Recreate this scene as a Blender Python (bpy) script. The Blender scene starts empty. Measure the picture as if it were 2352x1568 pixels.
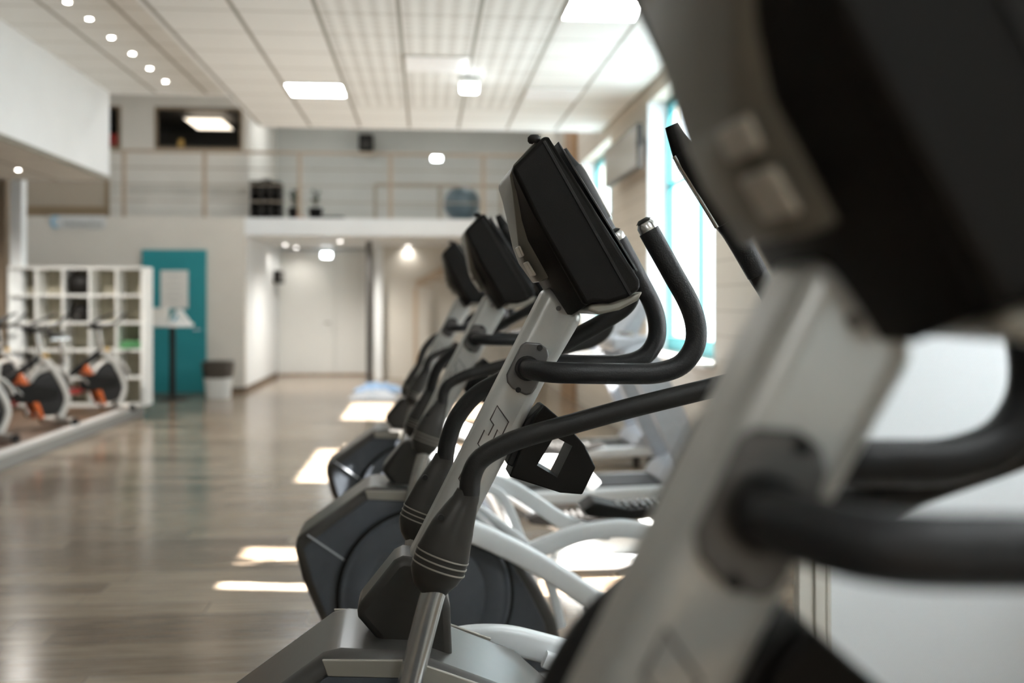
import bpy, bmesh, math, random
from mathutils import Vector, Matrix
random.seed(7)
S = bpy.context.scene
COL = S.collection
R_ = math.radians
PI = math.pi

# ------------------------------------------------------------------ camera
CH, FPX, TH = 1.45, 2287.0, R_(4.97)
FW = Vector((math.sin(TH), math.cos(TH), 0)); RT = Vector((math.cos(TH), -math.sin(TH), 0))
cam = bpy.data.cameras.new('camera'); camo = bpy.data.objects.new('camera', cam); COL.objects.link(camo)
camo.location = (0, 0, CH); camo.rotation_euler = (PI/2, 0, -TH)
cam.sensor_width = 36; cam.lens = 36*FPX/2352; cam.shift_y = -(784-695)/2352
cam.clip_start = 0.02; cam.clip_end = 200
cam.dof.use_dof = True; cam.dof.focus_distance = 1.98; cam.dof.aperture_fstop = 2.0
S.camera = camo

# ------------------------------------------------------------------ colour management
S.view_settings.view_transform = 'Standard'; S.view_settings.look = 'None'
S.view_settings.gamma = 1; S.view_settings.use_curve_mapping = False
S.view_settings.exposure = 0.40
S.cycles.max_bounces = 10; S.cycles.diffuse_bounces = 6; S.cycles.sample_clamp_indirect = 6
S.cycles.use_denoising = True

# ------------------------------------------------------------------ sky and sun
w = bpy.data.worlds.new('sky'); S.world = w; w.use_nodes = True
bg = w.node_tree.nodes['Background']; bg.inputs[0].default_value = (.82, .93, 1.0, 1); bg.inputs[1].default_value = 4.6
sl = bpy.data.lights.new('sun', 'SUN'); sl.energy = 75; sl.angle = R_(.6); sl.color = (1, .98, .95)
so = bpy.data.objects.new('sun', sl); COL.objects.link(so)
SUND = Vector((-3.65, .60, -3.46)).normalized()
so.rotation_euler = SUND.to_track_quat('-Z', 'Y').to_euler()
so.location = (8, 5, 9)
PANEL_E, SPOT_E = 28.0, 26.0

# ------------------------------------------------------------------ pixel -> place helpers
def ray(u, v): return FW + RT*((u-1176)/FPX) + Vector((0, 0, (695-v)/FPX))
def at_d(u, v, d): return Vector((0, 0, CH)) + ray(u, v)*d
def at_z(u, v, z): r = ray(u, v); return Vector((0, 0, CH)) + r*((z-CH)/r.z)
def at_y(u, v, y): r = ray(u, v); return Vector((0, 0, CH)) + r*(y/r.y)
def at_x(u, v, x): r = ray(u, v); return Vector((0, 0, CH)) + r*(x/r.x)

# ------------------------------------------------------------------ materials
def nodes(m):
    m.use_nodes = True
    return m.node_tree, m.node_tree.nodes['Principled BSDF']
def mat(name, col, rough=.5, metal=0., var=.06, scale=30., bump=0., bscale=200., emit=0., coat=0., ecol=None, trans=0., spec=.5):
    m = bpy.data.materials.new(name); t, b = nodes(m)
    n = t.nodes.new('ShaderNodeTexNoise'); n.inputs['Scale'].default_value = scale; n.inputs['Detail'].default_value = 3
    tc = t.nodes.new('ShaderNodeTexCoord'); t.links.new(tc.outputs['Object'], n.inputs['Vector'])
    r = t.nodes.new('ShaderNodeMapRange'); t.links.new(n.outputs['Fac'], r.inputs['Value'])
    r.inputs['From Min'].default_value = .3; r.inputs['From Max'].default_value = .7
    r.inputs['To Min'].default_value = 1-var; r.inputs['To Max'].default_value = 1+var
    h = t.nodes.new('ShaderNodeVectorMath'); h.operation = 'SCALE'; h.inputs[0].default_value = col[:3]
    t.links.new(r.outputs[0], h.inputs['Scale']); t.links.new(h.outputs[0], b.inputs['Base Color'])
    b.inputs['Roughness'].default_value = rough; b.inputs['Metallic'].default_value = metal
    b.inputs['Specular IOR Level'].default_value = spec
    if coat: b.inputs['Coat Weight'].default_value = coat; b.inputs['Coat Roughness'].default_value = .15
    if bump:
        n2 = t.nodes.new('ShaderNodeTexNoise'); n2.inputs['Scale'].default_value = bscale; t.links.new(tc.outputs['Object'], n2.inputs['Vector'])
        bp = t.nodes.new('ShaderNodeBump'); bp.inputs['Strength'].default_value = bump; bp.inputs['Distance'].default_value = .002
        t.links.new(n2.outputs['Fac'], bp.inputs['Height']); t.links.new(bp.outputs[0], b.inputs['Normal'])
    if emit:
        b.inputs['Emission Color'].default_value = (*(ecol or col)[:3], 1); b.inputs['Emission Strength'].default_value = emit
    if trans: b.inputs['Transmission Weight'].default_value = trans
    return m

M = {}
M['wall'] = mat('wall paint', (.60, .57, .51), .7, var=.03, scale=2)
M['wallw'] = mat('white paint', (.73, .75, .75), .6, var=.02, scale=2)
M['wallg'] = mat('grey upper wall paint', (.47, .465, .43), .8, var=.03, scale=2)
M['jamb'] = mat('window reveal paint', (.78, .79, .80), .6, var=.02, scale=3)
M['trim'] = mat('dark brown skirting', (.12, .08, .05), .5)
M['wood'] = mat('brown timber', (.30, .18, .09), .5, var=.2, scale=6)
M['brown'] = mat('brown painted post', (.20, .145, .085), .5)
M['teal'] = mat('teal paint', (.02, .24, .27), .45, var=.03, scale=3)
M['tealf'] = mat('teal window frame paint', (.05, .29, .32), .5, var=.03)
M['black'] = mat('black rubber', (.011, .010, .009), .50, spec=.3, bump=.25, bscale=600)
M['blackp'] = mat('black plastic', (.007, .006, .005), .48, spec=.16, bump=.15, bscale=500)
M['foam'] = mat('black foam grip', (.014, .014, .015), .42, spec=.35, bump=.4, bscale=350)
M['pod'] = mat('dark grey plastic', (.034, .031, .027), .36, metal=.2, spec=.35)
M['slate'] = mat('slate side panel plastic', (.055, .063, .074), .55, bump=.2, bscale=400)
M['slate2'] = mat('charcoal plastic rim', (.045, .042, .038), .34, coat=.15)
M['silver'] = mat('silver powder coat', (.46, .455, .43), .34, metal=.35, var=.02, bump=.05, bscale=900)
M['shell'] = mat('brown grey console shell', (.15, .138, .112), .42, metal=.2, var=.02)
M['silverp'] = mat('silver grey plastic', (.30, .28, .24), .38, metal=.3, var=.02)
M['beam'] = mat('pale metallic beam paint', (.80, .82, .83), .28, metal=.1, var=.02)
M['steel'] = mat('brushed steel tube', (.62, .61, .59), .24, metal=.9, var=.03)
M['line'] = mat('thin dark print line', (.05, .035, .03), .5)
M['lightline'] = mat('bright trim line', (.45, .47, .50), .3, metal=.4)
M['plate'] = mat('grey handle plate plastic', (.105, .100, .095), .4, metal=.2)
M['glass'] = mat('dark screen glass', (.015, .017, .02), .08, coat=.6)
M['white'] = mat('white laminate', (.74, .74, .71), .45, var=.02)
M['cream'] = mat('cream back board', (.36, .33, .25), .6, var=.04)
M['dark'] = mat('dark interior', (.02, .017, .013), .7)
M['mesh'] = mat('taupe railing mesh', (.33, .28, .22), .7)
M['red'] = mat('red frame enamel', (.45, .03, .02), .35)
M['orange'] = mat('orange frame enamel', (.62, .12, .015), .35)
M['bikew'] = mat('white frame enamel', (.60, .58, .54), .35)
M['green'] = mat('green cloth', (.10, .30, .12), .8)
M['blue'] = mat('pale blue towel cloth', (.30, .45, .66), .9, bump=.5, bscale=80)
M['towel'] = mat('white towel cloth', (.75, .77, .80), .9, bump=.5, bscale=80)
M['bag'] = mat('dark bin liner film', (.07, .06, .05), .3, bump=.8, bscale=30)
M['yellow'] = mat('yellow sign plastic', (.55, .33, .06), .5)
M['platf'] = mat('platform wood deck', (.10, .055, .03), .45, var=.15, scale=5)
M['rim'] = mat('platform rim paint', (.60, .58, .55), .4)
M['rimd'] = mat('platform riser paint', (.28, .27, .25), .6)
M['ball'] = mat('blue grey exercise ball rubber', (.08, .12, .14), .4)
M['paper'] = mat('poster paper', (.70, .68, .63), .6)
M['tread'] = mat('pale grey blue machine shell', (.50, .53, .58), .32, metal=.2)
M['panel'] = mat('lit ceiling panel diffuser', (.95, .95, .93), .5, emit=PANEL_E, ecol=(.93, .98, 1.0))
M['panelh'] = mat('added high panel diffuser', (.95, .95, .93), .5, emit=13, ecol=(.95, .98, 1.0))
M['panelw'] = mat('warm lit panel diffuser', (.95, .9, .8), .5, emit=2.2, ecol=(1, .87, .70))
M['spot'] = mat('lit downlight lens', (1, 1, 1), .5, emit=SPOT_E, ecol=(1, .96, .90))
M['emerg'] = mat('lit cool luminaire lens', (1, 1, 1), .5, emit=14.0, ecol=(.9, .97, 1))
M['off'] = mat('unlit panel diffuser', (.80, .82, .84), .4)

class NB:
    """small math-node builder"""
    def __init__(s, t): s.t = t
    def m(s, op, a, b=None, c=None):
        n = s.t.nodes.new('ShaderNodeMath'); n.operation = op
        for i, x in enumerate((a, b, c)):
            if x is None: continue
            if isinstance(x, (int, float)): n.inputs[i].default_value = x
            else: s.t.links.new(x, n.inputs[i])
        return n.outputs[0]
    def line(s, x, origin, period, halfw):       # 1 on grid lines
        f = s.m('SUBTRACT', s.m('PINGPONG', s.m('SUBTRACT', x, origin), period/2), 0.0)
        return s.m('LESS_THAN', f, halfw)
def rgbmix(t, fac, a, b):
    n = t.nodes.new('ShaderNodeMix'); n.data_type = 'RGBA'
    t.links.new(fac, n.inputs[0])
    for k, x in ((6, a), (7, b)):
        if isinstance(x, tuple): n.inputs[k].default_value = (*x[:3], 1)
        else: t.links.new(x, n.inputs[k])
    return n.outputs[2]
def posxyz(t):
    g = t.nodes.new('ShaderNodeTexCoord'); s = t.nodes.new('ShaderNodeSeparateXYZ')
    t.links.new(g.outputs['Object'], s.inputs[0]); return g.outputs['Object'], s.outputs

# ------------------------------------------------------------------ mesh helpers
def link(name, bm, m, parent=None, smooth=None, bevel=0, seg=3):
    me = bpy.data.meshes.new(name)
    bmesh.ops.recalc_face_normals(bm, faces=bm.faces[:])
    bm.to_mesh(me); bm.free()
    o = bpy.data.objects.new(name, me); COL.objects.link(o)
    for mm in (m if isinstance(m, (list, tuple)) else [m]): me.materials.append(mm)
    if parent is not None: o.parent = parent
    if bevel:
        md = o.modifiers.new('bevel', 'BEVEL'); md.width = bevel; md.segments = seg; md.limit_method = 'ANGLE'; md.angle_limit = R_(35)
    if smooth or bevel:
        for p in me.polygons: p.use_smooth = True
        try: me.set_sharp_from_angle(angle=R_(50))
        except Exception: pass
    return o
def bm_box(bm, x0, x1, y0, y1, z0, z1):
    vs = [bm.verts.new(p) for p in ((x0,y0,z0),(x1,y0,z0),(x1,y1,z0),(x0,y1,z0),(x0,y0,z1),(x1,y0,z1),(x1,y1,z1),(x0,y1,z1))]
    for f in ((0,1,2,3),(4,7,6,5),(0,4,5,1),(1,5,6,2),(2,6,7,3),(3,7,4,0)): bm.faces.new([vs[i] for i in f])
    return vs
def box(name, x0, x1, y0, y1, z0, z1, m, parent=None, bevel=0):
    bm = bmesh.new(); bm_box(bm, x0, x1, y0, y1, z0, z1); return link(name, bm, m, parent, bevel=bevel)
def bm_prism(bm, poly, y0, y1, hole=None):
    """poly = [(x,z)...] extruded from y0 to y1, optional quad hole with as many points"""
    if hole is None:
        a = [bm.verts.new((x, y0, z)) for x, z in poly]; b = [bm.verts.new((x, y1, z)) for x, z in poly]
        bm.faces.new(a); bm.faces.new(b[::-1]); n = len(poly)
        for i in range(n): bm.faces.new((a[i], a[(i+1) % n], b[(i+1) % n], b[i]))
    else:
        n = len(poly); k = len(hole)
        A = [bm.verts.new((x, y0, z)) for x, z in poly]; B = [bm.verts.new((x, y1, z)) for x, z in poly]
        a = [bm.verts.new((x, y0, z)) for x, z in hole]; b = [bm.verts.new((x, y1, z)) for x, z in hole]
        for O, I, fl in ((A, a, 0), (B, b, 1)):
            for i in range(n):
                j = (i+1) % n; p = i*k//n; q = (j*k//n) if j else 0
                fs = [O[i], O[j], I[q % k]] + ([I[p]] if p != q % k else [])
                if len(set(fs)) >= 3: bm.faces.new(fs if not fl else fs[::-1])
        for i in range(n): bm.faces.new((A[i], A[(i+1) % n], B[(i+1) % n], B[i]))
        for i in range(k): bm.faces.new((a[i], b[i], b[(i+1) % k], a[(i+1) % k]))
def prism(name, poly, y0, y1, m, parent=None, bevel=0, hole=None, seg=3):
    bm = bmesh.new(); bm_prism(bm, poly, y0, y1, hole); o = link(name, bm, m, parent, bevel=bevel, seg=seg)
    return o
def smooth_path(pts, rad, n=6):
    P = [Vector(p) for p in pts]; out = []; ro = []
    rad = rad if isinstance(rad, (list, tuple)) else [rad]*len(P)
    for i in range(len(P)-1):
        p0 = P[i-1] if i else P[i]*2-P[i+1]; p1 = P[i]; p2 = P[i+1]; p3 = P[i+2] if i+2 < len(P) else P[i+1]*2-P[i]
        for k in range(n):
            t = k/n
            out.append(.5*((2*p1)+(p2-p0)*t+(2*p0-5*p1+4*p2-p3)*t*t+(3*p1-p0-3*p2+p3)*t**3)); ro.append(rad[i]*(1-t)+rad[i+1]*t)
    out.append(P[-1]); ro.append(rad[-1]); return out, ro
def bm_tube(bm, pts, rad, seg=16, n=6, sy=1.0, cap=True, sm=True, sect=None):
    P, Rr = smooth_path(pts, rad, n) if sm else ([Vector(p) for p in pts], rad if isinstance(rad, (list, tuple)) else [rad]*len(pts))
    rings = []; up = None
    for i, p in enumerate(P):
        t = (P[min(i+1, len(P)-1)]-P[max(i-1, 0)]).normalized()
        if up is None:
            up = Vector((0, 1, 0)) if abs(t.y) < .9 else Vector((1, 0, 0))
        a = (up-t*up.dot(t)).normalized(); up = a; b = t.cross(a)
        ring = []
        for k in range(seg):
            an = 2*PI*k/seg; ca, sa = math.cos(an), math.sin(an)
            if sect: # superellipse
                e = 2/sect; ca = math.copysign(abs(ca)**e, ca); sa = math.copysign(abs(sa)**e, sa)
            ring.append(bm.verts.new(p + a*(ca*Rr[i]*sy) + b*(sa*Rr[i])))
        rings.append(ring)
    for i in range(len(rings)-1):
        for k in range(seg): bm.faces.new((rings[i][k], rings[i][(k+1) % seg], rings[i+1][(k+1) % seg], rings[i+1][k]))
    if cap: bm.faces.new(rings[0][::-1]); bm.faces.new(rings[-1])
def prism_v(name, L, m, parent=None, bevel=0):
    # outline whose half width differs from corner to corner: L = [(u, v, half width)]
    bm = bmesh.new(); A, B = [], []
    for u, v, h in L:
        q = FB.p(u, v, -h); A.append(bm.verts.new((q.x, -h, q.z))); B.append(bm.verts.new((q.x, h, q.z)))
    n = len(L)
    for i in range(n): bm.faces.new((A[i], A[(i+1) % n], B[(i+1) % n], B[i]))
    fa, fb = bm.faces.new(A), bm.faces.new(B[::-1])
    bmesh.ops.triangulate(bm, faces=[fa, fb])
    return link(name, bm, m, parent, bevel=bevel)
def tube(name, pts, rad, m, parent=None, **k):
    bm = bmesh.new(); bm_tube(bm, pts, rad, **k); return link(name, bm, m, parent, smooth=True)
def bm_cyl(bm, c, axis, r, h, seg=32, r2=None):
    a = Vector(axis).normalized(); c = Vector(c)
    bm_tube(bm, [c-a*h/2, c+a*h/2], [r, r if r2 is None else r2], seg=seg, sm=False)
def cyl(name, c, axis, r, h, m, parent=None, seg=32, r2=None, bevel=0):
    bm = bmesh.new(); bm_cyl(bm, c, axis, r, h, seg, r2); return link(name, bm, m, parent, smooth=True, bevel=bevel)
def lathe(name, prof, m, parent=None, seg=32, loc=(0,0,0), axis='z'):
    bm = bmesh.new(); rings = []
    for r, h in prof:
        ring = []
        for k in range(seg):
            a = 2*PI*k/seg; r1 = max(r, 1e-4)
            p = (r1*math.cos(a), r1*math.sin(a), h) if axis == 'z' else (r1*math.cos(a), h, r1*math.sin(a))
            ring.append(bm.verts.new(Vector(p)+Vector(loc)))
        rings.append(ring)
    for i in range(len(rings)-1):
        for k in range(seg): bm.faces.new((rings[i][k], rings[i][(k+1) % seg], rings[i+1][(k+1) % seg], rings[i+1][k]))
    bm.faces.new(rings[0][::-1]); bm.faces.new(rings[-1])
    return link(name, bm, m, parent, smooth=True)
def tag(o, label, cat, group=None):
    o['label'] = label; o['category'] = cat
    if group: o['group'] = group
    return o
def struct(o): o['kind'] = 'structure'; return o
def empty(name, loc, rz, label, cat, group=None):
    o = bpy.data.objects.new(name, None); COL.objects.link(o); o.location = loc; o.rotation_euler = (0, 0, rz)
    return tag(o, label, cat, group)
def kids(o): return [c for c in bpy.data.objects if c.parent == o]
def dup(o, parent=None):
    c = o.copy(); COL.objects.link(c); c.parent = parent
    for ch in kids(o): dup(ch, c)
    return c

# ================================================================== ROOM SHELL
ZC, ZL, ZB = CH+2.15, CH+2.52, CH+1.49          # ceiling, left ceiling, underside of the bulkhead over the platform
YE = 12.3                                        # ceilings end here
XW, XG = 2.23, 2.45                              # right wall, window plane
YB, YD = 16.35, 20.3                             # back wall, door wall
XS = -2.90                                       # side wall of the door recess
ZM, ZR = 2.82, 2.54                              # mezzanine floor, recess ceiling
ZT = 5.3
XP = -3.65

def floor_mat():
    m = bpy.data.materials.new('grey brown plank floor'); t, b = nodes(m); nb = NB(t)
    co, xyz = posxyz(t)
    # planks run along X
    row = nb.m('FLOOR', nb.m('DIVIDE', xyz[1], .19))
    wn = t.nodes.new('ShaderNodeTexWhiteNoise'); wn.noise_dimensions = '1D'; t.links.new(row, wn.inputs['W'])
    xs = nb.m('ADD', xyz[0], nb.m('MULTIPLY', wn.outputs['Value'], 1.3))
    col = nb.m('FLOOR', nb.m('DIVIDE', xs, 1.3))
    wn2 = t.nodes.new('ShaderNodeTexWhiteNoise'); wn2.noise_dimensions = '2D'
    cb = t.nodes.new('ShaderNodeCombineXYZ'); t.links.new(row, cb.inputs[0]); t.links.new(col, cb.inputs[1]); t.links.new(cb.outputs[0], wn2.inputs['Vector'])
    mp = t.nodes.new('ShaderNodeMapping'); mp.inputs['Scale'].default_value = (1.2, 22, 1); t.links.new(co, mp.inputs[0])
    n = t.nodes.new('ShaderNodeTexNoise'); n.inputs['Scale'].default_value = 2.5; n.inputs['Detail'].default_value = 6; t.links.new(mp.outputs[0], n.inputs['Vector'])
    v = nb.m('ADD', nb.m('MULTIPLY', wn2.outputs['Value'], .35), nb.m('MULTIPLY', n.outputs['Fac'], .75))
    r = t.nodes.new('ShaderNodeValToRGB'); t.links.new(v, r.inputs[0])
    r.color_ramp.elements[0].position = .25; r.color_ramp.elements[0].color = (.080, .047, .026, 1)
    r.color_ramp.elements[1].position = .85; r.color_ramp.elements[1].color = (.35, .28, .205, 1)
    seam = nb.m('MAXIMUM', nb.line(xyz[1], 0, .19, .0025), nb.line(xs, 0, 1.3, .002))
    c = rgbmix(t, nb.m('MULTIPLY', seam, .7), r.outputs[0], (.02, .014, .01))
    t.links.new(c, b.inputs['Base Color'])
    t.links.new(nb.m('ADD', nb.m('MULTIPLY', n.outputs['Fac'], .16), .11), b.inputs['Roughness'])
    b.inputs['Specular IOR Level'].default_value = .85
    bp = t.nodes.new('ShaderNodeBump'); bp.inputs['Strength'].default_value = .12; bp.inputs['Distance'].default_value = .002
    t.links.new(n.outputs['Fac'], bp.inputs['Height']); t.links.new(bp.outputs[0], b.inputs['Normal'])
    return m
def ceil_mat(name, x0, y0, base, perf=None):
    m = bpy.data.materials.new(name); t, b = nodes(m); nb = NB(t); co, xyz = posxyz(t)
    lx = nb.line(xyz[0], x0, .6, .016); ly = nb.line(xyz[1], y0, .6, .012)
    n = t.nodes.new('ShaderNodeTexNoise'); n.inputs['Scale'].default_value = 3; t.links.new(co, n.inputs['Vector'])
    f = nb.m('MULTIPLY', n.outputs['Fac'], .5)
    c = rgbmix(t, f, base, tuple(k*.86 for k in base))
    if perf:
        inside = nb.m('MULTIPLY', nb.m('GREATER_THAN', xyz[0], perf[0]), nb.m('LESS_THAN', xyz[0], perf[1]))
        inside = nb.m('MULTIPLY', inside, nb.m('LESS_THAN', xyz[1], perf[2]))
        hx = nb.line(xyz[0], x0+.06, .12, .030); hy = nb.line(xyz[1], y0+.06, .12, .045)
        pf = nb.m('MULTIPLY', nb.m('MULTIPLY', nb.m('MULTIPLY', hx, hy), inside), .35)
        c = rgbmix(t, pf, c, (.22, .21, .18))
    c = rgbmix(t, nb.m('MULTIPLY', lx, .85), c, (.13, .12, .09))
    c = rgbmix(t, nb.m('MULTIPLY', ly, .6), c, (.22, .21, .17))
    t.links.new(c, b.inputs['Base Color']); b.inputs['Roughness'].default_value = .7
    return m
def fabric_mat():
    m = bpy.data.materials.new('white woven screen fabric'); t, b = nodes(m); nb = NB(t); co, xyz = posxyz(t)
    a = nb.m('SINE', nb.m('MULTIPLY', nb.m('ADD', xyz[0], nb.m('MULTIPLY', xyz[2], .5)), 2*PI/.006)); c = nb.m('SINE', nb.m('MULTIPLY', xyz[2], 2*PI/.006))
    f = nb.m('GREATER_THAN', nb.m('MULTIPLY', a, c), .2)
    col = rgbmix(t, f, (.93, .94, .95), (.80, .81, .82))
    df = t.nodes.new('ShaderNodeBsdfDiffuse'); tl = t.nodes.new('ShaderNodeBsdfTranslucent'); mx = t.nodes.new('ShaderNodeMixShader'); mx.inputs[0].default_value = .5
    t.links.new(col, df.inputs[0]); t.links.new(col, tl.inputs[0]); t.links.new(df.outputs[0], mx.inputs[1]); t.links.new(tl.outputs[0], mx.inputs[2])
    t.links.new(mx.outputs[0], t.nodes['Material Output'].inputs[0]); return m
def siding_mat():
    m = bpy.data.materials.new('beige boarded wall'); t, b = nodes(m); nb = NB(t); co, xyz = posxyz(t)
    l = nb.line(xyz[2], .06, .19, .006)
    n = t.nodes.new('ShaderNodeTexNoise'); n.inputs['Scale'].default_value = 4; t.links.new(co, n.inputs['Vector'])
    c = rgbmix(t, nb.m('MULTIPLY', n.outputs['Fac'], .4), (.56, .52, .45), (.50, .46, .39))
    c = rgbmix(t, nb.m('MULTIPLY', l, .55), c, (.28, .25, .20))
    t.links.new(c, b.inputs['Base Color']); b.inputs['Roughness'].default_value = .6
    return m
struct(box('floor', -12, 2.7, -7, YD+.3, -.1, 0, floor_mat()))
X6 = at_z(928, 160, ZC).x; Y6 = at_z(745, 121, ZC).y
X5, X8 = at_z(770, 140, ZC).x, at_z(1240, 160, ZC).x
XL3 = at_z(323, 0, ZC).x
struct(box('ceiling', XL3, XW+.3, -7, YE, ZC, ZC+.08, ceil_mat('tiled ceiling', X6, Y6, (.70, .715, .70), (X5, X8, YE-1.3))))
XL2 = at_z(250, 0, ZL).x
struct(box('ceiling_side', -12, XL3+.0, -7, YE, ZL, ZL+.08, ceil_mat('raised tiled ceiling', XL2, Y6+.1, (.64, .65, .63))))
struct(box('ceiling_step', XL3-.03, XL3, -7, YE, ZC, ZL, M['wallw']))
XBH = -3.77
struct(box('wall_bulkhead', XBH-.12, XBH, -7, YE, ZB+.02, ZL, M['wallw']))
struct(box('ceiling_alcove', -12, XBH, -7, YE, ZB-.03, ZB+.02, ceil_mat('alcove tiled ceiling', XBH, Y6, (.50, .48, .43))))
struct(box('ceiling_upper', -12, XW+.3, YE+.1, YD+.3, ZT, ZT+.1, M['wallg']))
bm = bmesh.new(); bm_box(bm, -12, XL3, YE, YE+.12, ZL-.0, ZT+.1); bm_box(bm, XL3, XW+.3, YE, YE+.12, ZC-.0, ZT+.1)
struct(link('wall_ceiling_edge', bm, M['wallw']))
struct(box('wall_rear', -12, XW+.4, -7.1, -7, 0, ZL+.1, M['wall']))
struct(box('wall_left', -12.1, -12, -7, YD+.3, 0, ZT, M['wall']))

# right wall with window openings
WIN = [(-5.2, -3.0), (.95, 2.75), (3.15, 4.25), (4.52, 5.52), (7.54, 9.85), (11.86, 14.06)]  # second and third openings are added to brighten the screen and trainers
ZS, ZH = .98, 3.46
bm = bmesh.new(); y = -7.
for a, c in WIN:
    bm_box(bm, XW, XW+.37, y, a, 0, ZT); bm_box(bm, XW, XW+.37, a, c, 0, ZS); bm_box(bm, XW, XW+.37, a, c, ZH, ZT); y = c
bm_box(bm, XW, XW+.37, y, YD+.3, 0, ZT)
struct(link('wall_right', bm, siding_mat()))
for i, (a, c) in enumerate(WIN):
    e = bpy.data.objects.new('window_%d' % (i+1), None); COL.objects.link(e); e.location = (XG, (a+c)/2, ZS); struct(e)
    dy = (a+c)/2
    def wbox(n, x0, x1, y0, y1, z0, z1, m, bv=.004): return box(n, x0-XG, x1-XG, y0-dy, y1-dy, z0-ZS, z1-ZS, m, e, bv)
    bm = bmesh.new(); f = .07
    for q in ((a, a+f, ZS, ZH), (c-f, c, ZS, ZH), (a+f, c-f, ZH-f, ZH), (a+f, c-f, ZS+.001, ZS+.14)):
        bm_box(bm, -.03, .03, q[0]-dy, q[1]-dy, q[2]-ZS, q[3]-ZS)
    np_ = max(2, round((c-a)/1.15))
    for k in range(1, np_):
        ym = a+(c-a)*k/np_; bm_box(bm, -.028, .028, ym-.035-dy, ym+.035-dy, f, ZH-f-ZS)
    bm_box(bm, -.02, .02, a+f-dy, c-f-dy, 1.62, 1.66)
    link('window_frame', bm, M['tealf'], e)
    gm = bpy.data.materials.get('clear window glass')
    if gm is None:
        gm = bpy.data.materials.new('clear window glass'); t, b = nodes(gm)
        tr = t.nodes.new('ShaderNodeBsdfTransparent'); gl = t.nodes.new('ShaderNodeBsdfGlossy'); gl.inputs['Roughness'].default_value = .02
        fr = t.nodes.new('ShaderNodeFresnel'); mx = t.nodes.new('ShaderNodeMixShader')
        gm_ = t.nodes.new('ShaderNodeNewGeometry'); nb = NB(t)
        t.links.new(nb.m('MULTIPLY', nb.m('MULTIPLY', fr.outputs[0], nb.m('SUBTRACT', 1, gm_.outputs['Backfacing'])), .5), mx.inputs[0]); t.links.new(tr.outputs[0], mx.inputs[1]); t.links.new(gl.outputs[0], mx.inputs[2])
        t.links.new(mx.outputs[0], t.nodes['Material Output'].inputs[0])
    wbox('pane', XG-.003, XG+.003, a+f, c-f, ZS+.1, ZH-f, gm, 0)
    if i in (1, 2):  # blinds added on the extra windows as sunlit diffusers
        wbox('added_blind', XG-.10, XG-.097, a+.03, c-.03, ZS+.06, ZH-.02, fabric_mat(), 0)
        tube('added_blind_tube', [(-.10, a+.02-dy, ZH-.03-ZS), (-.10, c-.02-dy, ZH-.03-ZS)], .025, M['white'], e, sm=False)
    # reveals and sill
    bm = bmesh.new()
    for q in ((a, a+.012, ZS, ZH), (c-.012, c, ZS, ZH)): bm_box(bm, XW-.004-XG, -.03, q[0]-dy, q[1]-dy, q[2]-ZS, q[3]-ZS)
    link('window_reveal', bm, M['jamb'], e)
    wbox('window_sill', XW-.10, XG-.03, a-.03, c+.03, ZS-.04, ZS-.001, M['white'], .005)
    L = bpy.data.lights.new('window portal', 'AREA'); L.shape = 'RECTANGLE'; L.size = c-a; L.size_y = ZH-ZS
    L.cycles.is_portal = True
    lo = bpy.data.objects.new('window portal', L); COL.objects.link(lo); lo.location = (XW+.45, (a+c)/2, (ZS+ZH)/2)
    lo.rotation_euler = Vector((-1, 0, 0)).to_track_quat('-Z', 'Y').to_euler()
# timber panelling on the far right wall
struct(box('trim_1', XW-.05, XW-.001, 14.6, 16.0, 0, ZR-.01, M['wood']))
struct(box('trim_2', XW-.07, XW-.001, 14.5, 15.4, ZM, ZT, M['wood']))

# back wall, recess, mezzanine
struct(box('wall_back', -12, XS, YB, YB+.15, 0, ZM-.0, M['wall']))
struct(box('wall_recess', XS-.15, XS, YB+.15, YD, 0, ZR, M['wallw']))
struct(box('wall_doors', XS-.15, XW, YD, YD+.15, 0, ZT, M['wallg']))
bm = bmesh.new(); bm_box(bm, -12, XS, YB+.15, YD, ZR, ZM); bm_box(bm, XS, XW, YB, YD, ZR, ZM)
struct(link('floor_mezzanine', bm, M['wallw']))
struct(box('baseboard_back', -12, XS-.001, YB-.02, YB-.001, 0, .09, M['trim']))
struct(box('baseboard_recess', XS+.001, XS+.02, YB+.0, YD-.4, 0, .09, M['trim']))
# alcove wall under the mezzanine (right) behind the rows
pa = at_y(868, 700, 19.2)
bm = bmesh.new(); bm_box(bm, pa.x, XW, 19.2, 19.35, 0, ZR)
struct(link('wall_alcove', bm, M['wall']))
pc = at_y(12, 700, 13.0)
struct(box('wall_side', -12, pc.x, 13.0, 13.2, 0, 3.6, mat('brown side wall', (.26, .20, .14), .6)))
p0, p1 = at_y(23, 600, 12.9), at_y(50, 600, 12.9)
struct(box('trim_3', p0.x, p1.x, 12.9, 13.05, .15, 3.4, M['wallw']))

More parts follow.
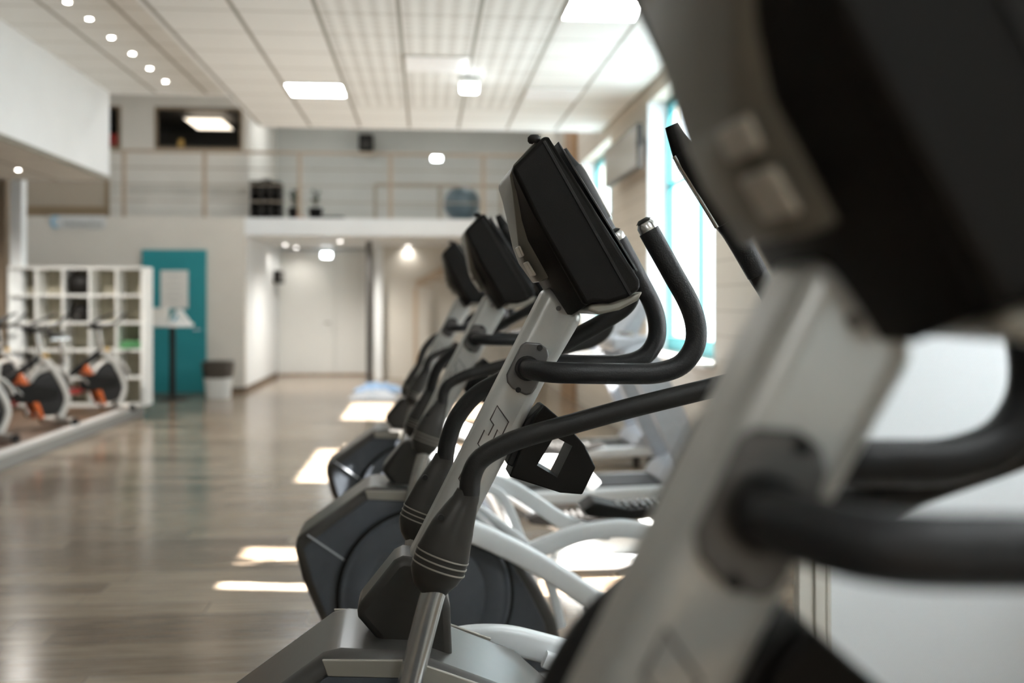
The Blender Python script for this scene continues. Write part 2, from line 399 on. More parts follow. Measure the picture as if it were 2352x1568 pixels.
# upper room on the mezzanine with dark windows
YU = 17.2
def zu(v, y=YU, u=400): return at_y(u, v, y).z
z1, z2 = zu(343), zu(246)
xa = at_y(258, 300, YU).x; xb = at_y(278, 300, YU).x; xc = at_y(356, 300, YU).x; xd = at_y(557, 300, YU).x; xe = at_y(572, 300, YU).x
bm = bmesh.new()
bm_box(bm, -12, xe, YU, YU+.12, ZM, z1); bm_box(bm, -12, xe, YU, YU+.12, z2, ZT)
bm_box(bm, -12, xa-.6, YU, YU+.12, z1, z2); bm_box(bm, xb, xc, YU, YU+.12, z1, z2); bm_box(bm, xd, xe, YU, YU+.12, z1, z2)
bm_box(bm, xe-.12, xe, YU+.12, YD, ZM, ZT)
struct(link('wall_upper', bm, mat('upper wall paint', (.66, .63, .57), .7, var=.02, scale=2)))
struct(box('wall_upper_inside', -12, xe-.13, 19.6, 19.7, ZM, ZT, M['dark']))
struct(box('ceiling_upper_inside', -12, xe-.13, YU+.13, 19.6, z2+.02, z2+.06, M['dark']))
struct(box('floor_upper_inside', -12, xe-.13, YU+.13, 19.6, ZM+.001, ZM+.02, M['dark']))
for i, (x0, x1) in enumerate(((xa-.6, xb), (xc, xd))):
    e = bpy.data.objects.new('window_%d' % (i+5), None); COL.objects.link(e); e.location = ((x0+x1)/2, YU, z1); struct(e)
    h = (x1-x0)/2; bm = bmesh.new()
    for q in ((-h, -h+.04, 0, z2-z1), (h-.04, h, 0, z2-z1), (-h+.04, h-.04, 0, .04), (-h+.04, h-.04, z2-z1-.04, z2-z1)):
        bm_box(bm, q[0], q[1], -.02, .04, q[2], q[3])
    link('window_frame', bm, M['brown'], e)
    box('pane', -h+.04, h-.04, .01, .02, .04, z2-z1-.04, bpy.data.materials['clear window glass'], e)

# ================================================================== ELLIPTICAL MACHINES
ROW = 0.107
class Frame:
    def __init__(s, d, x, ang=None):
        s.o = FW*d + RT*x; s.o.z = 0
        y = (FW - RT*ROW).normalized()
        if ang: y = Matrix.Rotation(ang, 3, 'Z') @ y
        s.y = y; s.x = Vector((y.y, -y.x, 0)); s.rz = math.atan2(s.x.y, s.x.x)
    def p(s, u, v, y):                    # pixel on the plane local-y = y  -> local (x, y, z)
        r = ray(u, v); t = (s.o.dot(s.y)+y)/r.dot(s.y)
        q = r*t; return Vector((q.dot(s.x)-s.o.dot(s.x), y, CH+q.z))
    def xz(s, L, y): return [(q.x, q.z) for q in (s.p(u, v, y) for u, v in L)]
FB, FC = Frame(2.05, .03), Frame(3.72, -.137)
ME = 'elliptical trainers in a row'
mach = empty('elliptical_trainer', FB.o, FB.rz, 'silver and black elliptical trainer in sharp focus, second from the camera', 'elliptical trainer', ME)

def build_elliptical(T):
    # ---- base
    base = bmesh.new()
    for s in (-1, 1): bm_box(base, -.42, 1.22, s*.16-.03, s*.16+.03, .05, .11)
    for k in range(5): bm_box(base, .35+k*.18, .40+k*.18, -.13, .13, .06, .10)
    link('base_frame', base, M['beam'], T, bevel=.008)
    for x in (-.40, 1.18):
        f = tube('stabilizer', [(x, -.30, .05), (x, .30, .05)], .035, M['slate2'], T, sm=False)
        for s in (-1, 1): cyl('foot', (x, s*.27, .012), (0, 0, 1), .03, .024, M['black'], f, seg=16)
    prism('ramp_cover', [(.50, .11), (1.20, .11), (1.20, .20), (1.12, .24), (.56, .16)], -.125, .125, M['white'], T, bevel=.015)
    # ---- housing, traced on the third machine where it shows whole
    near = [(740, 1440), (693, 1335), (673, 1256), (682, 1236), (838, 1124), (860, 1119), (945, 1124), (1090, 1180), (1190, 1270), (1240, 1350), (1278, 1425), (1300, 1520)]
    P = FC.xz(near, -.15); P[0:0] = [(P[0][0]+.06, .10)]; P.append((P[-1][0]+.02, .10))
    hs = prism('housing', P, -.15, .15, M['slate2'], T, bevel=.030, seg=5)
    inner = [(760, 1440), (718, 1335), (697, 1262), (706, 1250), (845, 1146), (950, 1150), (1080, 1200), (1170, 1285), (1215, 1360), (1250, 1430), (1270, 1520)]
    Q = FC.xz(inner, -.152); Q[0:0] = [(Q[0][0]+.04, .12)]; Q.append((Q[-1][0]+.01, .12))
    for s in (-1, 1):
        sp = prism('side_panel', Q, s*.150, s*.156, M['slate'], T, bevel=.002)
        ln = bmesh.new(); a = FC.p(706, 1228, -.157); b = FC.p(800, 1292, -.157)
        bm_tube(ln, [(a.x, s*.157, a.z), (b.x, s*.157, b.z)], .0032, seg=8, sm=False); link('trim_line', ln, M['lightline'], sp)
        bnd = prism('trim_band', FC.xz([(838, 1126), (945, 1128), (1060, 1170), (1055, 1190), (940, 1150), (845, 1146)], -.155), s*.1505, s*.158, M['silverp'], sp, bevel=.002)
        c = FC.p(978, 1372, -.19); r0 = 195*3.56/FPX
        dk = lathe('drive_disc', [(r0*.98, s*.157), (r0, s*.165), (r0, s*.178), (r0*.965, s*.184), (r0*.93, s*.180), (r0*.90, s*.184), (r0*.70, s*.188), (r0*.695, s*.1865), (r0*.685, s*.188), (.05, s*.190), (.045, s*.198), (.001, s*.198)],
              M['slate'], T, seg=72, loc=(c.x, 0, c.z), axis='y')
        rm = lathe('disc_rim', [(r0*1.0, s*.158), (r0*1.035, s*.160), (r0*1.04, s*.168), (r0*1.0, s*.172)], M['blackp'], dk, seg=72, loc=(c.x, 0, c.z), axis='y')
    # ---- neck and column, traced on the machine in focus
    prism('neck', FB.xz([(925, 1280), (905, 1290), (817, 1400), (822, 1422), (862, 1468), (880, 1530), (1040, 1530), (1035, 1400), (1000, 1290)], -.06), -.06, .06, M['pod'], T, bevel=.016)
    lx, rx = [], []
    col = FB.xz([(1259, 652), (1345, 723), (1252, 882), (1103, 1171), (1035, 1310), (925, 1310)], -.04)
    tw = prism('column', col, -.045, .045, M['silver'], T, bevel=.022, seg=5)
    for (u, v) in ((1283, 708), (1186, 672)):
        q = FB.p(u, v, -.046)
        if u == 1283: cyl('screw', (q.x, -.047, q.z), (0, 1, 0), .005, .004, M['plate'], tw, seg=12)
    em = bmesh.new()
    def zz(x, y): q = FB.p(960+x/2.8, 540+y/2.8, -.0455); return (q.x, -.0455, q.z)
    for L in ([(405, 1370), (385, 1340), (428, 1252), (452, 1287), (488, 1218), (465, 1185), (510, 1095), (583, 1200), (540, 1288), (512, 1250), (478, 1325)],
              [(420, 1400), (400, 1382), (375, 1378), (350, 1405), (262, 1565), (275, 1590), (330, 1590)],
              [(330, 1620), (290, 1620), (240, 1700), (262, 1725), (235, 1780), (205, 1760)]):
        bm_tube(em, [zz(*q) for q in L], .0015, seg=6, sm=False)
    link('emblem', em, M['line'], tw)
    # ---- handle plate and fixed handlebars, mirrored
    pl = FB.xz([(1197, 791), (1208, 785), (1240, 788), (1257, 800), (1261, 818), (1252, 845), (1232, 890), (1222, 904), (1208, 908), (1178, 893), (1165, 878), (1163, 860)], -.052)
    hb = [(1208, 845, -.050), (1228, 850, -.10), (1270, 855, -.14), (1340, 857, -.15), (1440, 858, -.15), (1510, 856, -.15), (1563, 838, -.15), (1593, 800, -.15), (1599, 755, -.15), (1584, 700, -.148), (1545, 628, -.145), (1490, 530, -.14)]
    hp = [FB.p(*q) for q in hb]
    tip, pre = hp[-1], hp[-2]; dr = (tip-pre).normalized()
    for s in (-1, 1):
        p_ = prism('handle_plate', pl, s*.045, s*.056, M['plate'], T, bevel=.004)
        for (u, v) in ((1240, 798), (1190, 895)):
            q = FB.p(u, v, -.056); cyl('bolt', (q.x, s*.057, q.z), (0, 1, 0), .0055, .005, M['black'], p_, seg=14)
        sg = lambda q: Vector((q.x, q.y*-s, q.z))
        h = tube('fixed_handlebar', [sg(q) for q in hp], .0205, M['foam'], T, seg=20)
        tube('end_cap', [sg(tip-dr*.004), sg(tip+dr*.012), sg(tip+dr*.020)], [.0185, .0185, .013], M['steel'], h, sm=False, seg=20)
        tube('cap_top', [sg(tip+dr*.020), sg(tip+dr*.026)], [.0165, .009], M['black'], h, sm=False, seg=20)
        cyl('collar', (sg(hp[0]).x+.002, s*.060, hp[0].z), (0, 1, 0), .025, .012, M['black'], h, seg=20)
    # ---- moving arms
    YA = .19
    nearA = dict(y=-YA, pod=[(1076, 1128, 27), (1068, 1150, 31), (1040, 1210, 50), (1018, 1270, 62), (1005, 1310, 62), (1000, 1340, 50), (999, 1368, 24)],
                 low=[(1000, 1345), (984, 1400), (942, 1568), (925, 1640)], arm=[(1078, 1135), (1082, 1095), (1100, 1058), (1140, 1030), (1200, 1005), (1300, 977), (1450, 936), (1640, 889), (1730, 862), (1785, 815), (1796, 750), (1770, 680), (1740, 630)],
                 grip=[(1740, 630), (1690, 540), (1668, 508)], hnd=[(1668, 508), (1620, 428), (1585, 370), (1570, 345)], tip=[(1590, 375, 26), (1572, 350, 30), (1556, 320, 22), (1542, 288, 16)])
    farA = dict(y=YA, pod=[(1022, 1046, 22), (1015, 1065, 25), (992, 1120, 38), (975, 1170, 48), (964, 1200, 48), (958, 1225, 38), (955, 1248, 20)],
                low=[(956, 1235), (945, 1300), (915, 1440), (902, 1500)], arm=[(1022, 1052), (1030, 1010), (1052, 955), (1095, 905), (1160, 868), (1230, 828), (1320, 775), (1400, 730), (1440, 700), (1452, 665), (1440, 620), (1418, 575)],
                grip=[(1418, 575), (1395, 535), (1380, 510)], hnd=[(1380, 510), (1350, 455), (1325, 410), (1312, 390)], tip=[(1328, 415, 22), (1314, 392, 24), (1302, 370, 18), (1290, 345, 13)])
    for A in (nearA, farA):
        y = A['y']; d0 = (2.05+y)/FPX
        P3 = lambda L: [FB.p(q[0], q[1], y) for q in L]
        arm = tube('moving_arm', P3(A['arm']), .0195, M['black'], T, seg=20)
        tube('sleeve', P3(A['pod']), [q[2]*d0 for q in A['pod']], M['pod'], arm, seg=28, sy=.72, n=5)
        for k in (0, 1, 2):
            f = .52+.055*k; i0, i1 = A['pod'][3], A['pod'][4]; tt = .1+.35*k
            c = Vector(((i0[0]*(1-tt)+i1[0]*tt), (i0[1]*(1-tt)+i1[1]*tt), 0)); q = FB.p(c.x, c.y, y); r = (i0[2]*(1-tt)+i1[2]*tt)*d0+.0012
            q2 = FB.p(c.x-3, c.y+8, y); ax = (q2-q).normalized()
            tube('sleeve_ring', [q-ax*.0012, q+ax*.0012], r, M['silverp'], arm, seg=28, sy=.74, sm=False)
        q = FB.p(A['pod'][2][0]-28 if y < 0 else A['pod'][2][0]-16, A['pod'][2][1]-28, y)
        cyl('screw', (q.x, y-.022, q.z), (0, 1, 0), .006, .008, M['black'], arm, seg=14)
        tube('lower_link', P3(A['low']), .0235, M['steel'], arm, seg=20)
        tube('sensor_grip', P3(A['grip']), [.0205, .0225, .0235], M['foam'], arm, seg=20)
        tube('chrome_grip', P3(A['hnd']), [.0235, .026, .0265, .024], M['black'], arm, seg=20)
        g = P3(A['hnd'])
        for s in (-1, 1):
            nrm = Vector((g[-1].z-g[0].z, 0, -(g[-1].x-g[0].x))).normalized()*s*.0225
            tube('contact_strip', [k+nrm-Vector((0, .006, 0)) for k in g], .0055, M['steel'], arm, seg=10)
        tube('thumb_rest', P3(A['tip']), [q[2]*d0 for q in A['tip']], M['blackp'], arm, seg=16, sy=.8)
    # ---- console
    cpoly = [(1253, 309), (1175, 386), (1240, 520), (1345, 703), (1364, 694), (1400, 697), (1440, 684), (1472, 664), (1470, 642), (1262, 314)]
    cb = prism('console', FB.xz(cpoly, -.15), -.15, .15, M['blackp'], T, bevel=.012, seg=4)
    prism_v('console_side', [(1178, 392, .146), (1189, 437, .12), (1206, 562, .06), (1312, 725, .085), (1352, 700, .14), (1300, 610, .148), (1230, 500, .148)], M['blackp'], cb, .004)
    prism('crease', FB.xz([(1246, 326), (1252, 322), (1452, 676), (1446, 680)], -.152), -.1525, .1525, M['black'], cb, bevel=.001)
    prism_v('back_shell', [(1243, 309, .135), (1180, 378, .135), (1171, 402, .12), (1177, 440, .10), (1190, 560, .055), (1205, 602, .05), (1240, 648, .055), (1262, 640, .08), (1250, 420, .135)], M['shell'], cb, .007)
    prism_v('louver', [(1175, 428, .085), (1187, 535, .045), (1190, 535, .045), (1180, 428, .085)], M['pod'], cb)
    prism('underside_cover', FB.xz([(1352, 698), (1345, 712), (1372, 722), (1420, 712), (1462, 690), (1474, 668), (1400, 694)], -.12), -.135, .12, M['silverp'], cb, bevel=.006)
    sc = FB.xz([(1276, 330), (1280, 327), (1462, 625), (1458, 628)], -.13)
    prism('screen', [(x+.004, z+.003) for x, z in sc], -.125, .125, M['glass'], cb, bevel=.001)
    kb = FB.p(1227, 322, -.125)
    lathe('knob', [(.010, 0), (.013, .004), (.013, .011), (.008, .016)], M['black'], cb, seg=20, loc=(kb.x, -.125, kb.z-.006))
    for L in ([(1186, 567), (1192, 565), (1202, 588), (1196, 591)], [(1204, 603), (1210, 600), (1229, 632), (1223, 635)]):
        prism('vent_slot', FB.xz(L, -.06), -.085, -.03, mat('pale slot plastic', (.42, .38, .32), .4), cb, bevel=.004)
    # ---- bottle holder behind the column
    hp_ = [(1241, 923), (1293, 968), (1329, 1011), (1354, 1061), (1324, 1121), (1275, 1117), (1162, 1081), (1216, 953)]
    hole = [(1262, 992), (1302, 1013), (1268, 1083), (1223, 1056)]
    bh = prism('bottle_holder', FB.xz(hp_, .02), -.05, .04, M['blackp'], T, bevel=.003, hole=None)
    # cut the opening
    cut = bmesh.new(); bm_prism(cut, FB.xz(hole, .02), -.09, .09); me = bpy.data.meshes.new('cut'); bmesh.ops.recalc_face_normals(cut, faces=cut.faces[:]); cut.to_mesh(me); cut.free()
    co = bpy.data.objects.new('cutter', me); COL.objects.link(co); co.parent = T
    bm_ = bh.modifiers.new('cut', 'BOOLEAN'); bm_.object = co; bm_.operation = 'DIFFERENCE'; bm_.solver = 'EXACT'
    bpy.context.view_layer.update()
    dg = bpy.context.evaluated_depsgraph_get(); nm = bpy.data.meshes.new_from_object(bh.evaluated_get(dg)); bh.modifiers.clear(); bh.data = nm
    bpy.data.objects.remove(co)
    prism('bracket', FB.xz([(1205, 960), (1225, 940), (1240, 925), (1246, 930), (1225, 975), (1180, 1070), (1160, 1060)], 0), -.03, .03, M['black'], T, bevel=.003)
    # ---- pedal arms, traced on the third machine
    def beam(name, L, y, r, m=M['beam'], parent=T, sy=.75):
        return tube(name, [FC.p(u, v, y) for u, v in L], r, m, parent, seg=20, sy=sy, sect=5)
    b1 = beam('pedal_arm', [(1000, 1205), (1060, 1212), (1130, 1240), (1210, 1280), (1290, 1328), (1365, 1378), (1440, 1425), (1500, 1450)], -.22, .038)
    b2 = beam('pedal_arm', [(930, 1120), (1000, 1092), (1060, 1088), (1110, 1098), (1170, 1118), (1230, 1155), (1290, 1195), (1345, 1216), (1400, 1222)], .20, .030)
    beam('rear_link', [(1020, 1120), (1080, 1155), (1150, 1205), (1210, 1252), (1245, 1300), (1270, 1360), (1290, 1440)], .12, .018)
    beam('rear_link', [(1120, 1120), (1150, 1135), (1175, 1180), (1200, 1245), (1230, 1310)], .16, .018)
    beam('track_arm', [(1180, 1285), (1260, 1250), (1340, 1222), (1430, 1212), (1500, 1232), (1560, 1290)], .10, .034)
    for (u, v, y) in ((1450, 1168, .20), (1480, 1415, -.22)):
        q = FC.p(u, v, y); s = 1
        pts = [(-.21, .012), (-.16, .045), (-.02, .012), (.12, .020), (.22, .035), (.24, .025), (.10, -.012), (-.05, -.030), (-.19, -.010)]
        pd = prism('pedal', [(q.x+a, q.z+b) for a, b in pts], y-.08, y+.08, M['blackp'], T, bevel=.008)
        tr = bmesh.new()
        for k in range(9): bm_box(tr, q.x-.13+k*.033, q.x-.118+k*.033, y-.065, y+.065, q.z+.010+abs(k-3)*.0015, q.z+.024+abs(k-3)*.0015)
        link('pedal_tread', tr, M['plate'], pd)
build_elliptical(mach)
def place(o, d, x, ang, label):
    f = Frame(d, x, ang); o.location = f.o; o.rotation_euler = (0, 0, f.rz); o['label'] = label
mA, mC, mD = dup(mach), dup(mach), dup(mach)
place(mA, .68, .156, 0, 'very large blurred elliptical trainer nearest the camera, filling the right of the picture')
place(mC, 3.72, -.137, 0, 'elliptical trainer third from the camera, big round slate drive disc showing')
place(mD, 5.34, -.332, 0, 'smallest, farthest elliptical trainer at the end of the row')

def part(o, name, far):
    return [c for c in kids(o) if c.name.split('.')[0] == name][far]
def swing(o, px, ang):                       # turn a moving arm about its pivot on the column
    q = FB.p(*px); q.y = 0; Rm = Matrix.Rotation(ang, 3, 'Y'); o.location = q-Rm@q; o.rotation_euler = (0, ang, 0)
swing(part(mA, 'moving_arm', 1), (960, 1400, 0), .20)
for nm_, k, z in (('pedal_arm', 1, -.085), ('rear_link', 0, -.09), ('rear_link', 1, -.07), ('track_arm', 0, -.05)): part(mach, nm_, k).location.z = z
for o, dz in ((mach, -.14), (mA, -.14)):
    part(o, 'pedal', 0).location.z = dz; part(o, 'pedal', 0).location.x = -.12
# ================================================================== FABRIC SCREEN at the right
c0 = at_d(1862, 1400, 2.98); ysc = c0.y
fs = empty('fabric_screen', (c0.x, ysc, 0), 0, 'tall white woven fabric screen in a beige profiled frame between two trainers', 'screen')
W_ = XW-c0.x-.04
box('fabric', .05, W_-.03, -.004, .004, .06, 2.02, fabric_mat(), fs)
bm = bmesh.new()
for x0, x1, dd in ((-.045, -.005, .022), (-.005, .004, .014), (.004, .036, .026), (.036, .042, .014), (.042, .056, .020)): bm_box(bm, x0, x1, -dd, dd, 0.002, 2.05)
link('post', bm, M['wall'], fs, bevel=.003)
box('post', W_-.03, W_+.02, -.02, .02, 0.002, 2.05, M['wall'], fs, .004)
box('rail', .05, W_-.03, -.018, .018, 2.01, 2.05, M['wall'], fs, .004)
box('rail', .05, W_-.03, -.018, .018, .03, .07, M['wall'], fs, .004)

# ================================================================== CEILING FITTINGS
def ceil_panel(quad, z, m, label, cat='ceiling light', group='square ceiling light panels', drop=.015):
    ps = [at_z(u, v, z) for u, v in quad]; x0, x1 = min(p.x for p in ps), max(p.x for p in ps); y0, y1 = min(p.y for p in ps), max(p.y for p in ps)
    return panel_at((x0+x1)/2, (y0+y1)/2, z, m, label, cat, group, drop)
def panel_at(x, y, z, m, label, cat='ceiling light', group='square ceiling light panels', drop=.015, w=.57, h=.57):
    e = empty('ceiling_light', (x, y, z), 0, label, cat, group)
    bm = bmesh.new(); a, b = w/2, h/2
    for q in ((-a, a, -b, -b+.015), (-a, a, b-.015, b), (-a, -a+.015, -b+.015, b-.015), (a-.015, a, -b+.015, b-.015)): bm_box(bm, q[0], q[1], q[2], q[3], -drop, -.001)
    link('frame', bm, M['white'], e)
    box('diffuser', -a+.015, a-.015, -b+.015, b-.015, -drop+.003, -.002, m, e)
    return e
xm = lambda k: X6+.3+.6*k; ym = lambda k: Y6+.3+.6*k
def near_grid(u, v):
    p = at_z(u, v, ZC); return X6+.3+.6*round((p.x-X6-.3)/.6), Y6+.3+.6*round((p.y-Y6-.3)/.6)
gx, gy = near_grid(730, 212); panel_at(gx, gy, ZC, M['panel'], 'lit square ceiling panel over the middle of the room, left of the perforated tiles')
gx2, gy2 = near_grid(1380, 22); panel_at(gx2, gy2, ZC, M['panel'], 'lit square ceiling panel cut by the top edge, above the near trainer')
g3 = near_grid(1010, 150); panel_at(*g3, ZC, M['off'], 'unlit pale ceiling panel among the perforated tiles', group='unlit ceiling panels')
g4 = near_grid(1275, 222); panel_at(*g4, ZC, M['off'], 'unlit pale ceiling panel toward the windows', group='unlit ceiling panels')
for i, (x, y) in enumerate(((gx, gy2-3.6), (gx2, gy2-7.2), (gx, gy2-9.6))):  # panels added out of view along the tile grid for room light
    if x > XL3+.3 and i != 0: panel_at(x, y, ZC, M['panel'], 'added square ceiling panel behind or above the camera, lighting the room from out of view')
def spot(u, v, z, label, r=.026, grp='small round ceiling downlights', m=None, watt=0):
    p = at_z(u, v, z); e = empty('downlight', (p.x, p.y, z), 0, label, 'downlight', grp)
    lathe('bezel', [(r*1.5, -.001), (r*1.5, -.008), (r*1.05, -.012), (r*1.05, -.001)], M['white'], e, seg=24)
    lathe('lens', [(r, -.002), (r, -.010), (r*.6, -.014)], m or M['spot'], e, seg=24)
    if watt:
        L = bpy.data.lights.new('downlight lamp', 'SPOT'); L.energy = watt; L.spot_size = R_(150); L.spot_blend = .8; L.shadow_soft_size = .06; L.color = (1, .95, .88)
        lo = bpy.data.objects.new('downlight lamp', L); COL.objects.link(lo); lo.parent = e; lo.location = (0, 0, -.03)
    return e
for (u, v), n in zip(((155, 2), (205, 41), (256, 84), (304, 121), (344, 155), (380, 185)),
        ('downlight at the top edge of the picture, first of the diagonal line', 'second downlight from the top of the diagonal line', 'third downlight from the top of the diagonal line',
         'fourth downlight from the top of the diagonal line', 'fifth downlight from the top, next to the lowest of the line', 'lowest downlight of the diagonal line, nearest the dark upper window')):
    spot(u, v, ZL, n)
spot(42, 388, ZB-.03, 'single downlight under the bulkhead above the spin bikes', watt=320)
for (u, v), n in zip(((680, 567), (781, 553), (937, 564), (655, 561)), ('downlight under the mezzanine above the white double door', 'downlight under the mezzanine nearest its front edge', 'downlight under the mezzanine right of the dark column', 'faint downlight under the mezzanine beside the side wall')):
    spot(u, v, ZR, n, r=.032, watt={655: 16, 680: 20, 937: 10}.get(u, 300))
def lumin(u, v, y, label, w=.22, h=.13):
    p = at_y(u, v, y); e = empty('emergency_light', (p.x, p.y, p.z), 0, label, 'emergency light')
    box('case', -w/2, w/2, 0, .06, -h/2, h/2, M['white'], e, .01)
    box('lens', -w/2+.015, w/2-.015, -.012, .001, -h/2+.015, h/2-.015, M['emerg'], e, .01)
lumin(750, 586, YD-.13, 'bright emergency light above the white double door', .22, .13)
lumin(1003, 364, YD-.07, 'bright emergency light on the grey upper wall of the mezzanine', .22, .13)
pz = at_d(1078, 203, 9.45); e = empty('emergency_light', (pz.x, pz.y, ZC), 0, 'bright emergency light hanging from the ceiling above the mezzanine', 'emergency light')
hz = ZC-pz.z
box('case', -.10, .10, -.04, .04, -hz+.04, -hz+.10, M['white'], e, .01); box('lens', -.085, .085, -.045, .035, -hz-.045, -hz+.04, M['emerg'], e, .02)
cyl('rod', (0, 0, -(hz-.08)/2), (0, 0, 1), .008, max(.02, hz-.08), M['white'], e, seg=10)
for i, x in enumerate((-2.0, 1.2)):  # panels added out of sight to brighten the upper level
    for j, y in enumerate((14.4, 18.2)):
        panel_at(x, y, ZT, M['panelh'], 'added unseen panel on the high ceiling, brightening the mezzanine from above the lower ceiling', 'ceiling light', 'added high panels lighting the mezzanine', w=1.1, h=.57)
for x in (-7.5, -4.6): panel_at(x, 14.4, ZT, M['panelh'], 'added unseen panel on the high ceiling, brightening the mezzanine from above the lower ceiling', 'ceiling light', 'added high panels lighting the mezzanine', w=1.1, h=.57)
# lamp inside the dark upper room
pl_ = at_y(481, 283, 18.2); panel_at(pl_.x, pl_.y, pl_.z, M['panelw'], 'warm lit lamp panel inside the dark upper room', 'ceiling light', None, .02, .66, 1.1)
bb = [o for o in bpy.data.objects if o.name.startswith('ceiling_light')][-1]
cyl('rod', (0, 0, (z2+.02-pl_.z)/2), (0, 0, 1), .01, z2+.02-pl_.z, M['brown'], [o for o in bpy.data.objects if o.get('label', '') == 'warm lit lamp panel inside the dark upper room'][0], seg=10)

# ================================================================== MEZZANINE FITTINGS
def railing(name, x0, x1, y, zb, zt, posts, label, m, nbar=3, mesh=False):
    e = empty(name, ((x0+x1)/2, y, zb), 0, label, 'railing'); cx = (x0+x1)/2
    for p in posts: box('post', p-cx-.03, p-cx+.03, -.025, .025, 0, zt-zb, m, e, .005)
    tube('handrail', [(x0-cx, 0, zt-zb), (x1-cx, 0, zt-zb)], .025, m, e, sm=False)
    if mesh:
        box('mesh_panel', x0-cx+.03, x1-cx-.03, -.006, .006, .05, zt-zb-.03, M['mesh'], e)
        box('toe_board', x0-cx+.03, x1-cx-.03, -.012, .012, 0, .16, M['brown'], e)
    else:
        for k in range(nbar): tube('bar', [(x0-cx, 0, (zt-zb)*(k+1)/(nbar+1)), (x1-cx, 0, (zt-zb)*(k+1)/(nbar+1))], .009, M['mesh'], e, sm=False, seg=8)
    return e
ZB2 = 12.75
pL, pR = at_y(40, 450, YB+.06), at_y(247, 450, YB+.06)
railing('railing', pL.x, pR.x, YB+.06, ZM, at_y(150, 400, YB).z, (pL.x, pR.x), 'railing with a taupe mesh panel and brown frame above the round logo sign', M['brown'], mesh=True)
xs = [at_y(u, 400, YB+.06).x for u in (262, 285, 470, 688, 897, 1110, 1290)]
railing('railing', xs[0]-.05, xs[-1], YB+.06, ZM, at_y(400, 346, YB).z, xs[1:], 'long thin brown railing along the open front of the mezzanine', mat('pale brown rail', (.38, .30, .22), .5), nbar=3)
q0, q1, q2 = [at_y(u, 400, 18.4).x for u in (862, 1010, 1150)]
railing('railing', q0, q2, 18.4, ZM, at_y(900, 424, 18.4).z, (q0, q1, q2), 'lower brown stair railing set back beside the exercise ball', mat('stair rail brown', (.30, .24, .17), .5), nbar=1)
# speaker, crates, ball, mats
p = at_y(841, 328, YD-.22); e = empty('loudspeaker', (p.x, p.y, p.z), 0, 'black loudspeaker high on the grey upper wall', 'loudspeaker')
box('cabinet', -.14, .14, -.12, .12, -.16, .16, M['blackp'], e, .02); cyl('woofer', (0, -.125, -.04), (0, 1, 0), .09, .012, M['dark'], e); box('bracket', -.03, .03, .12, .22, -.03, .03, M['blackp'], e)
for i, (u0, u1, vt) in enumerate(((580, 602, 418), (606, 624, 415), (628, 646, 420))):
    a, b = at_y(u0, 497, 16.9), at_y(u1, vt, 16.9); h = b.z-ZM
    e = empty('storage_rack', ((a.x+b.x)/2, 16.9, ZM), 0, ['tall black storage rack against the corner of the upper room', 'tall black storage rack in the middle of three', 'tall black storage rack beside the small plant pots'][i], 'rack', 'black racks on the mezzanine')
    hw = (b.x-a.x)/2
    for s in (-1, 1): box('side_panel', s*hw-.01, s*hw+.01, -.2, .2, 0, h, M['dark'], e)
    for k in range(5): box('shelf', -hw+.01, hw-.01, -.2, .2, h*k/4-.0+(.001 if k == 0 else -.02), h*k/4+(.02 if k == 0 else 0), M['dark'], e)
    box('back_panel', -hw+.01, hw-.01, .17, .19, .02, h-.02, M['dark'], e)
p = at_y(1061, 470, 17.0); e = tag(lathe('exercise_ball', [(.31*math.sin(PI*k/20), .31-.31*math.cos(PI*k/20)) for k in range(21)], M['ball'], None, seg=40), 'dark blue grey exercise ball on the mezzanine floor', 'exercise ball'); e.location = (p.x, 17.0, ZM)
for i, (u, vt, w_, lb) in enumerate(((677, 432, .16, 'dark plant pot with a bushy plant beside the black racks'), (725, 432, .10, 'smaller potted plant right of the bushy one'))):
    p = at_y(u, 497, 17.0); e = empty('potted_plant', (p.x, 17, ZM), 0, lb, 'plant')
    lathe('pot', [(.09, 0), (.12, .2), (.125, .22), (.11, .22)], M['blackp'], e)
    bm = bmesh.new(); random.seed(3+i)
    for k in range(46):
        a = random.uniform(0, 2*PI); r = random.uniform(.03, w_-.02); z = random.uniform(.30, .52); c = Vector((r*math.cos(a), r*math.sin(a), z))
        d = Vector((math.cos(a), math.sin(a), .6)).normalized()*.07; s_ = d.cross(Vector((0, 0, 1))).normalized()*.022
        vs = [bm.verts.new(c-d), bm.verts.new(c+s_), bm.verts.new(c+d), bm.verts.new(c-s_)]; bm.faces.new(vs)
        bm_tube(bm, [(0, 0, .21), c-d], .003, seg=5, sm=False)
    link('foliage', bm, mat('dark leaf %d' % i, (.05, .07, .045), .6), e)
p = at_y(765, 497, 16.9); tag(box('folded_mat', p.x-.2, p.x+.2, 16.7, 17.1, ZM+.001, ZM+.07, M['dark'], None, .02), 'flat dark folded mat on the mezzanine edge', 'mat')
p = at_y(690, 493, 16.8); tag(box('red_box', p.x-.06, p.x+.06, 16.7, 16.85, ZM+.001, ZM+.06, M['red'], None, .01), 'small red box on the mezzanine beside the plants', 'box')
